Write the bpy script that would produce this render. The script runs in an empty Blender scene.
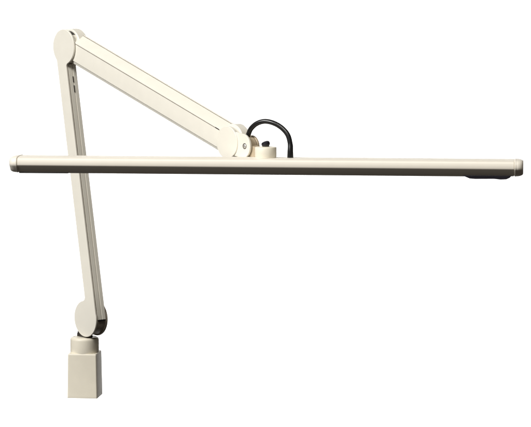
import bpy, bmesh, math, random
from mathutils import Vector, Matrix

S = bpy.context.scene
COL = S.collection
U = 0.0015                       # metres per design unit
EPS = math.radians(5.5)          # camera looks down this much
D = 2600.0                       # camera distance in design units
ZC = 184.4                       # height of the aim point above the foot of the socket
W0, H0 = 531.0, 427.0

# ------------------------------------------------------------------ camera
CAM = Vector((0, -D * math.cos(EPS), ZC + D * math.sin(EPS)))
FWD = Vector((0, math.cos(EPS), -math.sin(EPS)))
RGT = Vector((1, 0, 0))
UPV = RGT.cross(FWD)
cd = bpy.data.cameras.new("camera")
cam = bpy.data.objects.new("camera", cd)
COL.objects.link(cam)
cam.location = CAM * U
cam.rotation_euler = (math.pi / 2 - EPS, 0, 0)
cd.sensor_fit = 'HORIZONTAL'
cd.sensor_width = 36
cd.lens = 36 * D / W0
cd.clip_start = 0.05
cd.clip_end = 200
S.camera = cam

# ------------------------------------------------------------------ world, lamps, exposure
wd = bpy.data.worlds.new("World")
S.world = wd
wd.use_nodes = True
bg = wd.node_tree.nodes["Background"]
bg.inputs[0].default_value = (1.0, 0.88, 0.74, 1)
bg.inputs[1].default_value = 0.045


def area(name, loc, target, size, size_y, power, color=(1, 1, 1)):
    l = bpy.data.lights.new(name, 'AREA')
    l.shape = 'RECTANGLE'
    l.size = size
    l.size_y = size_y
    l.energy = power
    l.color = color
    o = bpy.data.objects.new(name, l)
    COL.objects.link(o)
    o.location = loc
    o.rotation_euler = (Vector(target) - Vector(loc)).to_track_quat('-Z', 'Y').to_euler()
    return o


area("key_softbox", (-3.4, -3.05, 3.5), (0, -0.2, 0.25), 1.7, 1.7, 322, (0.995, 0.985, 0.955))
area("fill_softbox", (-0.1, -3.9, 4.5), (0, -0.1, 0.3), 1.6, 1.2, 140, (1.0, 0.96, 0.87))
area("backdrop_light_top", (0, 2.7, 2.6), (0, 4.2, 0.5), 2.8, 0.6, 125)
area("backdrop_light_bottom", (0, 2.7, -2.4), (0, 4.2, -0.5), 2.8, 0.6, 125)

S.view_settings.view_transform = 'Standard'
S.view_settings.look = 'None'
S.view_settings.exposure = 0
S.view_settings.gamma = 1
S.render.engine = 'CYCLES'
S.cycles.use_denoising = True


# ------------------------------------------------------------------ materials
def mat(name, col, rough=0.4, metal=0.0, var=0.04, vscale=60, bump=0.0, bscale=900, coat=0.0, spec=0.5):
    m = bpy.data.materials.new(name)
    m.use_nodes = True
    nt = m.node_tree
    b = nt.nodes["Principled BSDF"]
    tc = nt.nodes.new("ShaderNodeTexCoord")
    nz = nt.nodes.new("ShaderNodeTexNoise")
    nz.inputs["Scale"].default_value = vscale
    nz.inputs["Detail"].default_value = 5
    nt.links.new(tc.outputs["Object"], nz.inputs["Vector"])
    mr = nt.nodes.new("ShaderNodeMapRange")
    mr.inputs["From Min"].default_value = 0.3
    mr.inputs["From Max"].default_value = 0.7
    mr.inputs["To Min"].default_value = 1 - var
    mr.inputs["To Max"].default_value = 1 + var
    nt.links.new(nz.outputs["Fac"], mr.inputs["Value"])
    mx = nt.nodes.new("ShaderNodeMix")
    mx.data_type = 'RGBA'
    mx.blend_type = 'MULTIPLY'
    mx.inputs["Factor"].default_value = 1
    mx.inputs["A"].default_value = (*col, 1)
    nt.links.new(mr.outputs["Result"], mx.inputs["B"])
    nt.links.new(mx.outputs["Result"], b.inputs["Base Color"])
    r2 = nt.nodes.new("ShaderNodeMapRange")
    r2.inputs["To Min"].default_value = max(0.02, rough - 0.06)
    r2.inputs["To Max"].default_value = rough + 0.06
    nt.links.new(nz.outputs["Fac"], r2.inputs["Value"])
    nt.links.new(r2.outputs["Result"], b.inputs["Roughness"])
    b.inputs["Metallic"].default_value = metal
    b.inputs["Specular IOR Level"].default_value = spec
    b.inputs["Coat Weight"].default_value = coat
    b.inputs["Coat Roughness"].default_value = 0.2
    if bump:
        n2 = nt.nodes.new("ShaderNodeTexNoise")
        n2.inputs["Scale"].default_value = bscale
        n2.inputs["Detail"].default_value = 3
        nt.links.new(tc.outputs["Object"], n2.inputs["Vector"])
        bp = nt.nodes.new("ShaderNodeBump")
        bp.inputs["Strength"].default_value = bump
        bp.inputs["Distance"].default_value = 0.0006
        nt.links.new(n2.outputs["Fac"], bp.inputs["Height"])
        nt.links.new(bp.outputs["Normal"], b.inputs["Normal"])
    return m


CREAM = mat("cream_paint", (0.80, 0.77, 0.695), 0.38, var=0.015, bump=0.12)
CREAM_BASE = mat("cream_plastic", (0.80, 0.75, 0.635), 0.45, var=0.02, bump=0.15)
BARM = mat("cream_anodised", (0.79, 0.745, 0.665), 0.48, var=0.012)
DARK = mat("dark_grey_plastic", (0.035, 0.03, 0.028), 0.45, var=0.1, bump=0.1)
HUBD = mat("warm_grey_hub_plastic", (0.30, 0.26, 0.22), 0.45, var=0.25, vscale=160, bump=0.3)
SEAM_SHADE = mat("painted_seam_shade", (0.17, 0.15, 0.125), 0.7, var=0.2, vscale=120)
BLACK = mat("black_rubber", (0.010, 0.010, 0.011), 0.28, var=0.1, bump=0.05)
KNOBM = mat("black_knob_plastic", (0.012, 0.011, 0.018), 0.35, var=0.1)
STEEL = mat("plated_steel", (0.75, 0.74, 0.72), 0.5, metal=1.0)
HUBM = mat("shaded_cream_metal", (0.46, 0.38, 0.27), 0.35, var=0.05, bump=0.2)  # cream darkened to brown: shade between the fork plates put into the colour
DIFF = mat("frosted_diffuser", (0.75, 0.75, 0.73), 0.5, var=0.01)
BACK = mat("white_backdrop_paper", (0.9, 0.9, 0.895), 0.9, var=0.003, spec=0.1)


# ------------------------------------------------------------------ helpers
def link(name, bm, m, parent=None, bevel=0.0, seg=3, angle=35, sub=0):
    """one bmesh in design units -> one mesh object in metres"""
    bmesh.ops.recalc_face_normals(bm, faces=bm.faces[:])
    me = bpy.data.meshes.new(name)
    for v in bm.verts:
        v.co *= U
    bm.to_mesh(me)
    bm.free()
    for p in me.polygons:
        p.use_smooth = True
    me.set_sharp_from_angle(angle=math.radians(angle))
    me.materials.append(m)
    o = bpy.data.objects.new(name, me)
    COL.objects.link(o)
    if bevel:
        md = o.modifiers.new("bevel", 'BEVEL')
        md.width = bevel * U
        md.segments = seg
        md.limit_method = 'ANGLE'
        md.angle_limit = math.radians(30)
        md.harden_normals = True
    if parent:
        o.parent = parent
        o.matrix_parent_inverse = Matrix.Identity(4)
        p = parent
        inv = world_of(parent).inverted()
        o.matrix_basis = inv
    return o


def world_of(o):
    m = o.matrix_basis.copy()
    if o.parent:
        m = world_of(o.parent) @ m
    return m


def unproj(px, py, p0, nrm):
    """point where the sight line of picture point (px,py) meets a real plane"""
    d = FWD * D + RGT * (px - W0 / 2) + UPV * (H0 / 2 - py)
    t = (p0 - CAM).dot(nrm) / d.dot(nrm)
    return CAM + d * t


TH = math.radians(49.5)
AU = Vector((math.cos(TH), -math.sin(TH), 0))      # horizontal direction of the arm plane
AN = Vector((-math.sin(TH), -math.cos(TH), 0))     # outward normal of the arm plane (to the viewer's left)
ZV = Vector((0, 0, 1))
BASE = unproj(84.9, 375, Vector((0, 0, 0)), Vector((0, -1, 0)))
BASE.z = 0
FRONT = 5.0                                        # front covers lie this far in front of the socket axis


def AP(px, py, off=0.0):
    """picture point -> (u, z) on the arm plane at offset `off` behind the front cover"""
    p = unproj(px, py, BASE + AN * (FRONT + off), AN)
    q = p - BASE
    return Vector((q.dot(AU), q.z))


def A3(uz, off):
    return BASE + AU * uz[0] + ZV * uz[1] + AN * (FRONT + off)


def prism(outline, off0, off1, bm=None):
    """outline of (u,z) extruded between two offsets"""
    bm = bm or bmesh.new()
    a = [bm.verts.new(A3(p, off0)) for p in outline]
    b = [bm.verts.new(A3(p, off1)) for p in outline]
    n = len(a)
    bm.faces.new(a)
    bm.faces.new(b[::-1])
    for i in range(n):
        j = (i + 1) % n
        bm.faces.new((a[i], b[i], b[j], a[j]))
    return bm


def circle(c, r, n=64, a0=0.0, a1=2 * math.pi):
    full = abs(a1 - a0 - 2 * math.pi) < 1e-6
    k = n if full else n + 1
    return [Vector((c[0] + r * math.cos(a0 + (a1 - a0) * i / n), c[1] + r * math.sin(a0 + (a1 - a0) * i / n))) for i in range(k)]


def lollipop(c0, r0, c1, r1, hw, sa, sb, fil=4.0):
    """two discs joined by a straight strap whose axis runs through sa-sb (not through the disc centres)"""
    d = (sb - sa).normalized()
    p = Vector((-d.y, d.x))

    def side(sg):
        out = []
        for end, (c, r) in enumerate(((c0, r0), (c1, r1))):
            x0 = (c - sa).dot(d)
            e = (c - sa).dot(p) * sg
            f = 1 if end == 0 else -1
            dy = hw + fil - e
            xc = math.sqrt(max((r + fil) ** 2 - dy * dy, .01))
            a = math.atan2(dy, xc)
            seg = []
            for i in range(33):
                t = math.pi - (math.pi - a) * i / 32
                seg.append((x0 + f * r * math.cos(t), e + r * math.sin(t)))
            for i in range(1, 9):
                t = (math.pi + a) + (math.pi / 2 - a) * i / 8
                seg.append((x0 + f * (xc + fil * math.cos(t)), hw + fil + fil * math.sin(t)))
            if end:
                seg = seg[::-1]
            out += seg
        return [(x, y * sg) for x, y in out]
    A = side(1)
    B = side(-1)
    full = A + B[-2:0:-1]
    return [sa + d * x + p * y for x, y in full]


def strip(c0, c1, hw, s0, s1):
    d = (c1 - c0).normalized()
    p = Vector((-d.y, d.x))
    return [c0 + d * s0 - p * hw, c0 + d * s1 - p * hw, c0 + d * s1 + p * hw, c0 + d * s0 + p * hw]


def tube(pts, radii, bm=None, n=20, cap=True):
    bm = bm or bmesh.new()
    rings = []
    up = Vector((0, 1, 0.01)).normalized()
    for i, p in enumerate(pts):
        t = (pts[min(i + 1, len(pts) - 1)] - pts[max(i - 1, 0)]).normalized()
        a = up.cross(t).normalized()
        b = t.cross(a).normalized()
        rings.append([bm.verts.new(p + (a * math.cos(2 * math.pi * k / n) + b * math.sin(2 * math.pi * k / n)) * radii[i]) for k in range(n)])
    for r0, r1 in zip(rings, rings[1:]):
        for k in range(n):
            bm.faces.new((r0[k], r0[(k + 1) % n], r1[(k + 1) % n], r1[k]))
    if cap:
        bm.faces.new(rings[0][::-1])
        bm.faces.new(rings[-1])
    return bm


def lathe(profile, origin, axis=ZV, n=64, bm=None):
    """profile of (radius, height) turned round an axis"""
    bm = bm or bmesh.new()
    q = ZV.rotation_difference(axis).to_matrix()
    rings = []
    for r, h in profile:
        if r < 1e-6:
            rings.append([bm.verts.new(origin + q @ Vector((0, 0, h)))])
        else:
            rings.append([bm.verts.new(origin + q @ Vector((r * math.cos(2 * math.pi * k / n), r * math.sin(2 * math.pi * k / n), h))) for k in range(n)])
    for a, b in zip(rings, rings[1:]):
        for k in range(n):
            l = (k + 1) % n
            if len(a) == 1:
                bm.faces.new((a[0], b[k], b[l]))
            elif len(b) == 1:
                bm.faces.new((a[k], a[l], b[0]))
            else:
                bm.faces.new((a[k], a[l], b[l], b[k]))
    return bm


def catmull(P, n=10):
    out = []
    Q = [P[0] * 2 - P[1]] + P + [P[-1] * 2 - P[-2]]
    for i in range(1, len(Q) - 2):
        for k in range(n):
            t = k / n
            a, b, c, d = Q[i - 1:i + 3]
            out.append(0.5 * ((2 * b) + (c - a) * t + (2 * a - 5 * b + 4 * c - d) * t * t + (3 * b - a - 3 * c + d) * t ** 3))
    out.append(P[-1])
    return out


# ------------------------------------------------------------------ backdrop
bm = bmesh.new()
bx, bz = 1.9 / U, 1.4 / U
vs = [bm.verts.new((x, 4.2 / U, z)) for x, z in ((-bx, -bz), (bx, -bz), (bx, bz + 250), (-bx, bz + 250))]
bm.faces.new(vs)
ex = bmesh.ops.extrude_face_region(bm, geom=bm.faces[:])
for v in [g for g in ex['geom'] if isinstance(g, bmesh.types.BMVert)]:
    v.co.y += 10
bd = link("backdrop", bm, BACK)
bd["kind"] = "structure"

# ------------------------------------------------------------------ the lamp
lamp = bpy.data.objects.new("task_lamp", None)
COL.objects.link(lamp)
lamp.location = BASE * U
lamp.empty_display_size = 0.05
lamp["label"] = "cream jointed-arm task lamp with long horizontal bar head and square socket base"
lamp["category"] = "lamp"

# --- square socket base
ROT = math.radians(-7)
ZT = 44.6


def rsq(h, r, z, n=5):
    pts = []
    for cx, cy, a in ((1, 1, 0), (-1, 1, 90), (-1, -1, 180), (1, -1, 270)):
        for i in range(n + 1):
            t = math.radians(a + 90 * i / n)
            x, y = cx * (h - r) + r * math.cos(t), cy * (h - r) + r * math.sin(t)
            xr = x * math.cos(ROT) - y * math.sin(ROT)
            yr = x * math.sin(ROT) + y * math.cos(ROT)
            pts.append(BASE + Vector((xr, yr, z)))
    return pts


bm = bmesh.new()
levels = [(15.1, 0.0), (15.2, 0.5), (15.15, 2.0), (14.5, ZT - 1.6), (14.45, ZT - .7), (14.0, ZT)]
rings = [[bm.verts.new(p) for p in rsq(h, 1.3, z)] for h, z in levels]
for a, b in zip(rings, rings[1:]):
    for k in range(len(a)):
        l = (k + 1) % len(a)
        bm.faces.new((a[k], a[l], b[l], b[k]))
bm.faces.new(rings[-1])
# open sleeve underneath
inner = [[bm.verts.new(p) for p in rsq(13.2, 1.0, z)] for z in (0.0, 20.0)]
for k in range(len(inner[0])):
    l = (k + 1) % len(inner[0])
    bm.faces.new((rings[0][k], inner[0][k], inner[0][l], rings[0][l]))
    bm.faces.new((inner[0][k], inner[1][k], inner[1][l], inner[0][l]))
bm.faces.new(inner[1])
base = link("socket_base", bm, CREAM_BASE, lamp, angle=40)
bm = lathe([(0, ZT - 1), (14.0, ZT - 1), (14.2, ZT + .4), (14.3, ZT + 1.2), (14.35, ZT + 12.4), (14.2, ZT + 13.6), (13.6, ZT + 14.7), (12.4, ZT + 15.3), (11.9, ZT + 15.4), (11.7, ZT + 15.1), (0, ZT + 15.1)], BASE)
collar = link("collar", bm, CREAM_BASE, base, angle=50)
so = [Vector(p) for p in ((-11.2, ZT + 14.9), (5, ZT + 14.9), (5, ZT + 20), (3, ZT + 25), (-6, ZT + 25), (-9.5, ZT + 21), (-11.2, ZT + 17.5))]
link("swivel_stem", prism(so, -3.5, -11.5), DARK, collar, bevel=.6)

# --- lower arm
c_low = AP(85.0, 318.8)
c_top = AP(63.3, 47.0)
bodyoff = -2.9
hw = 7.2
s_top = AP(63.3, 80)
s_bot = AP(88.6, 295)
cover = link("lower_arm_cover", prism(lollipop(c_low, 18.2, c_top, 17.6, hw, s_bot, s_top), 0, -2.0), CREAM, lamp, bevel=0.5)
lowdir = (s_top - s_bot).normalized()
a_low = s_bot + lowdir * (c_low - s_bot).dot(lowdir)      # feet of the joints on the strap axis
a_top = s_bot + lowdir * (c_top - s_bot).dot(lowdir)
Llow = (a_top - a_low).length


def channel(c0, c1, hw, s0, s1, o0, o1, slot_w, slot_d, s_a, s_b):
    """box section with a groove along both narrow sides between s_a and s_b"""
    bm = bmesh.new()
    d = (c1 - c0).normalized()
    p = Vector((-d.y, d.x))
    mid = (o0 + o1) / 2
    m0, m1 = mid + slot_w / 2, mid - slot_w / 2

    def sec(s, deep):
        g = slot_d if deep else 0.0
        pr = [(hw, o0), (hw, m0), (hw - g, m0), (hw - g, m1), (hw, m1), (hw, o1), (-hw, o1), (-hw, m1), (-hw + g, m1), (-hw + g, m0), (-hw, m0), (-hw, o0)]
        return [bm.verts.new(A3(c0 + d * s + p * y, o)) for y, o in pr]
    R = [sec(s0, True), sec(s1, True)]
    n = len(R[0])
    for k in range(n):
        l = (k + 1) % n
        bm.faces.new((R[0][k], R[0][l], R[1][l], R[1][k]))
    bm.faces.new(R[0][::-1])
    bm.faces.new(R[1])
    return bm


body = link("lower_arm_channel", channel(a_low, a_top, hw - 0.2, -3.0, Llow - 17.6, -2.85, -12.6, 0.9, 0.7, 0, 0), CREAM, lamp, bevel=0.35)
# dark inner core seen through the joint line between cover and channel
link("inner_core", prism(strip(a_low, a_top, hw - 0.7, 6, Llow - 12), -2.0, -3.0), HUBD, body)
# spring slots near the upper end of the channel
for s_a, s_b in ((Llow - 46, Llow - 39), (Llow - 36, Llow - 30)):
    for sgn in (-1,):
        d = lowdir
        p = Vector((-d.y, d.x))
        o_ = a_low + p * (sgn * (hw + 0.05))
        q = [o_ + d * s_a, o_ + d * s_b, o_ + d * s_b - p * sgn * 0.6, o_ + d * s_a - p * sgn * 0.6]
        link("spring_slot", prism(q, -6.6, -7.7), DARK, body)
hub = link("lower_pivot_hub", prism(circle(c_low, 16.6), -2.0, -13.2), HUBD, lamp, bevel=0.3)
link("hub_slot", prism(strip(a_low, a_top, hw - .1, -4.3, -3.0), -4.2, -11.4), BLACK, hub)
link("hub_flange", prism(circle(c_low, 17.9), -13.0, -15.2), HUBD, hub, bevel=0.5)
link("rear_cover", prism(circle(c_low, 15.5), -15.2, -16.2), CREAM, hub, bevel=0.4)

# --- upper arm
UO0 = -2.6
UO1 = -18.2
u0 = AP(64.9, 47.4, UO0)
u1 = AP(227.0, 144.4, UO0)
ud = (u1 - u0).normalized()
up_ = Vector((-ud.y, ud.x))
Lup = (u1 - u0).length
h1 = 9.0
h2 = 13.2
cch = 2.4
bm = bmesh.new()


def usec(s, a1, a2, cc):
    pr = [(9.6, UO0), (10.5, UO0 - .1), (12.9, -8.0), (16.0, -16.2), (15.6, -17.7), (14.6, UO1), (-10.5, UO1), (-11.8, UO1 + 1.5), (-11.8, UO0 - 2.6), (-11.5, UO0 - 2.0), (-8.7, UO0 - 1.2), (-8.1, UO0)]
    pr = [(y * a1, o) for y, o in pr]
    return [bm.verts.new(A3(u0 + ud * s + up_ * y, o)) for y, o in pr]


secs = [usec(7, 1.0, h2, cch), usec(Lup * .5, .98, h2, cch), usec(Lup - 3, .95, h2, cch)]
for a, b in zip(secs, secs[1:]):
    for k in range(len(a)):
        l = (k + 1) % len(a)
        bm.faces.new((a[k], a[l], b[l], b[k]))
bm.faces.new(secs[0][::-1])
bm.faces.new(secs[-1])
upper = link("upper_arm", bm, CREAM, lamp, bevel=0.15, seg=2, angle=28)
link("upper_joint_drum", prism(circle(u0, 16.4), UO0 - .1, -8.0), CREAM, upper, bevel=0.5)
link("upper_joint_housing", prism(circle(u0, 18.5), -8.0, UO1 - .4), CREAM, upper, bevel=0.9)
link("joint_gasket", prism(circle(u0, 15.3), -2.0, UO0 - .1), DARK, upper)
# dark strips painting the shade of the crease groove and top edge
def shade_strip(y, o, w=.32, depth=.25):
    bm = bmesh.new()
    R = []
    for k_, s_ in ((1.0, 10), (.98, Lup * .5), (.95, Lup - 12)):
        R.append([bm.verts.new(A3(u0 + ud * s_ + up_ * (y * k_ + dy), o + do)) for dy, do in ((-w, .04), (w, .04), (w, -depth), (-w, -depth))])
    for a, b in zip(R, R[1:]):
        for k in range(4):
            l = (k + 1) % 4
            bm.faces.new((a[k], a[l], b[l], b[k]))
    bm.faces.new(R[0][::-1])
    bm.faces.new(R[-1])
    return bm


link("shade_line", shade_strip(9.1, UO0), SEAM_SHADE, upper)
link("shade_line", shade_strip(15.55, -14.6), SEAM_SHADE, upper)
# small dark notch on the crown of the drum where the cable enters
nb = []
for a in (50, 62, 74, 86):
    nb.append(Vector((u0[0] + 16.5 * math.cos(math.radians(a)), u0[1] + 16.5 * math.sin(math.radians(a)))))
for a in (86, 74, 62, 50):
    nb.append(Vector((u0[0] + 15.9 * math.cos(math.radians(a)), u0[1] + 15.9 * math.sin(math.radians(a)))))
link("cable_notch", prism(nb, -3.2, -7.9), DARK, upper)
# thin end clip marks where the front panel meets the head joint
e0 = u0 + ud * (Lup - 21) + up_ * (9.3*.955 - 0.45)
link("panel_clip", prism([e0, e0 + ud * 6, e0 + ud * 6 + up_ * .9, e0 + up_ * .9], UO0 + .12, UO0 - 1.2), DARK, upper)

# --- head joint: round cap, drum and fork
hc = AP(226.6, 142.3, -0.4)
cap = link("head_joint_cap", prism(circle(hc, 15.2), -0.4, -3.0), CREAM, lamp, bevel=0.6)
drum = link("head_joint_drum", prism(circle(hc, 14.4), -3.0, -7.0), CREAM, lamp, bevel=0.5)
link("joint_housing", prism(circle(hc + Vector((0, .6)), 16.2), -7.0, -16.5), CREAM, drum, bevel=0.8)
fc = AP(242.3, 146.0, -2.0)


def tongue(c, r, back):
    out = circle(c, r, 40, -math.pi / 2 - .1, math.pi / 2 + .1)
    return out + [back + Vector((0, r)), back + Vector((0, -r))]


fork = link("fork_plate", prism(tongue(fc, 11.3, hc + Vector((3, 0))), -1.6, -3.9), CREAM, lamp, bevel=0.5)
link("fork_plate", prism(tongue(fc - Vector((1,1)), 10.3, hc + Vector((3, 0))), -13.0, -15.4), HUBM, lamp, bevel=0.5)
rv = AP(244.6, 146.2, -1.6)
r3 = A3(rv, -1.6)
bm = lathe([(0, 0.55), (1.0, 0.5), (1.7, 0.35), (2.1, 0.1), (2.15, -.2), (0, -.3)], r3, AN, 32)
riv = link("pivot_rivet", bm, STEEL, fork, angle=60)
bm = lathe([(2.1, -.1), (2.15, 0.12), (2.7, 0.12), (2.75, -.1)], r3, AN, 32)
link("rivet_ring", bm, DARK, riv)
# knuckle between the fork plates, running forward to the bar mount
knc = AP(247.0, 147.0, -8)
puckc = AP(265.7, 152.0, -8)
P3 = A3(puckc, -8)                    # centre of the round mount
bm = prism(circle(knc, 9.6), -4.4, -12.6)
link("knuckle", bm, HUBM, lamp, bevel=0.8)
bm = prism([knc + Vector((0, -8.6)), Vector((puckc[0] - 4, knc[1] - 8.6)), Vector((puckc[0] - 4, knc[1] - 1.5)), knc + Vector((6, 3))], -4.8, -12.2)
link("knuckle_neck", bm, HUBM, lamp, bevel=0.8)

# --- bar head
YAW = math.radians(-6)
BX = Vector((math.cos(YAW), math.sin(YAW), 0))
BY = Vector((-math.sin(YAW), math.cos(YAW), 0))
bar_top_pt = unproj(265.7, 157.6, P3 - BY * 10, BY)   # front foot of the mount
ZB = bar_top_pt.z                                     # height of the bar's top skin
BC = Vector((P3.x, P3.y, ZB))


def bar_x(px):
    p = unproj(px, 166, BC - BY * 16, BY)
    return (p - BC).dot(BX)


xl0, xl1 = bar_x(8.6), bar_x(17.6)
xr1, xr0 = bar_x(513.8), bar_x(522.6)
TILT = 0.0


def B3(x, y, z):
    return BC + BX * x + BY * y + ZV * (z + x * TILT)


# section, front at y<0
FR = [(-16.7, -8.9), (-17.2, -8.4), (-17.5, -7.6), (-17.3, -4.6), (-16.9, -3.2), (-15.9, -2.1), (-14.0, -1.4), (-11.0, -1.0), (-6, -.7), (0, -.6)]
LO = [(-9.2, -15.2), (-10.0, -15.3), (-10.7, -14.8)]
half = LO + FR
SECT = half + [(-y, z) for y, z in half[-2::-1]]


CF = [(-9, -15.3), (-10.6, -14.9), (-13.2, -12.4), (-16.6, -9.3), (-17.4, -8.2), (-17.6, -6.8), (-17.2, -4.0), (-15.8, -2.1), (-13.2, -1.0), (-8, -.6), (0, -.5)]
CSEC = CF + [(-y, z) for y, z in CF[-2::-1]]


def scale_sec(k, sec):
    cz = -7.7
    return [(y * k, cz + (z - cz) * k) for y, z in sec]


def bar_loft(stations, bm=None, sec=SECT):
    bm = bm or bmesh.new()
    R = []
    for x, k in stations:
        R.append([bm.verts.new(B3(x, y, z)) for y, z in scale_sec(k, sec)])
    n = len(R[0])
    for a, b in zip(R, R[1:]):
        for q in range(n):
            l = (q + 1) % n
            bm.faces.new((a[q], a[l], b[l], b[q]))
    bm.faces.new(R[0][::-1])
    bm.faces.new(R[-1])
    return bm


bar = link("light_bar", bar_loft([(xl1, 1), (xr1, 1)]), BARM, lamp, angle=25)
Lc = xl1 - xl0
for sg, xa in ((-1, xl1), (1, xr1)):
    st = [(xa, .95), (xa + sg * .7, .95), (xa + sg * .7, 1.01), (xa + sg * 1.0, 1.035), (xa + sg * 1.8, 1.035), (xa + sg * 2.0, 1.01)]
    for i in range(0, 9):
        f = i / 8
        st.append((xa + sg * (2.2 + (Lc - 2.2) * math.sin(f * math.pi / 2)), .72 + .29 * math.cos(f * math.pi / 2)))
    if sg < 0:
        st = st[::-1]
    ec = link("end_cap", bar_loft(st, sec=CSEC), BARM, bar, angle=40)


def bbox(x0, x1, y0, y1, z0, z1, bm=None):
    bm = bm or bmesh.new()
    v = [bm.verts.new(B3(x, y, z)) for x in (x0, x1) for y in (y0, y1) for z in (z0, z1)]
    for f in ((0, 1, 3, 2), (4, 6, 7, 5), (0, 4, 5, 1), (2, 3, 7, 6), (0, 2, 6, 4), (1, 5, 7, 3)):
        bm.faces.new([v[i] for i in f])
    return bm


link("diffuser", bbox(xl1 + 3, xr1 - 3, -9, 9, -15.9, -14.9), DIFF, bar, bevel=.3)
# switch housing under the right end, driver lip under the left end
bm = bmesh.new()
xa, xb = bar_x(462), bar_x(512)
P = [(xa, -14.6), (xa + 4, -16.4), (xa + 7, -17.6), (xa + 12, -17.9), (xb - 16, -17.7), (xb - 10, -18.3), (xb - 5, -18.0), (xb - 2, -16.6), (xb, -14.6)]
fa = [bm.verts.new(B3(x, -11.4, z)) for x, z in P]
fb = [bm.verts.new(B3(x, 10, z)) for x, z in P]
bm.faces.new(fa)
bm.faces.new(fb[::-1])
for i in range(len(P)):
    j = (i + 1) % len(P)
    bm.faces.new((fa[i], fb[i], fb[j], fa[j]))
link("switch_housing", bm, KNOBM, bar, bevel=.5)
link("driver_lip", bbox(bar_x(17.8), bar_x(67), -10.9, 9.5, -16.1, -14.7), DARK, bar, bevel=.3)

# --- round mount on the bar
bm = lathe([(0, -.4), (9.6, -.4), (9.7, .3), (9.9, .9), (9.9, 8.7), (9.6, 9.2), (9.2, 9.4), (0, 9.4)], BC + Vector((0, 0, -.35)))
mount = link("bar_mount", bm, CREAM_BASE, lamp, angle=50)
# --- black tightening knob behind the mount
kp = unproj(266.0, 144.9, BC + BY * 5, BY)
kax = Vector((-0.3, -0.2, 0.93)).normalized()
bm = lathe([(0, -4.5), (2.4, -4.5), (2.6, -1.6), (3.2, -.9), (3.9, .2), (4.0, 1.6), (3.5, 2.6), (2.3, 3.1), (0, 3.2)], kp, kax, 40)
link("tightening_knob", bm, KNOBM, lamp, angle=40)

# --- power cable
cpx = [(246.6, 139.5), (248.3, 134.7), (251.1, 128.6), (256.8, 123.6), (264.5, 121.4), (273.2, 123.0), (281.5, 127.7), (287.7, 134.9), (290.2, 144.0), (290.3, 151.5), (290.3, 159.2)]
K0 = A3(AP(247, 139, -8), -8)
ys = [K0.y + (BC.y - 3 - K0.y) * t for t in (0, .05, .15, .28, .42, .58, .72, .85, .94, 1, 1)]
pts = [unproj(x, y, Vector((0, yy, 0)), Vector((0, 1, 0))) for (x, y), yy in zip(cpx, ys)]
cp = catmull(pts, 8)
nn = len(cp)
rad = [2.3 + (0.15 * math.sin(i * .35)) * 0 for i in range(nn)]
cable = link("power_cable", tube(cp, rad, n=24), BLACK, lamp, angle=60)
cs = cp[-17:]
rr = [2.35 + 0.5 * min(1, i / 14) for i in range(len(cs))]
link("strain_relief", tube(cs, rr, n=24), BLACK, cable, angle=60)
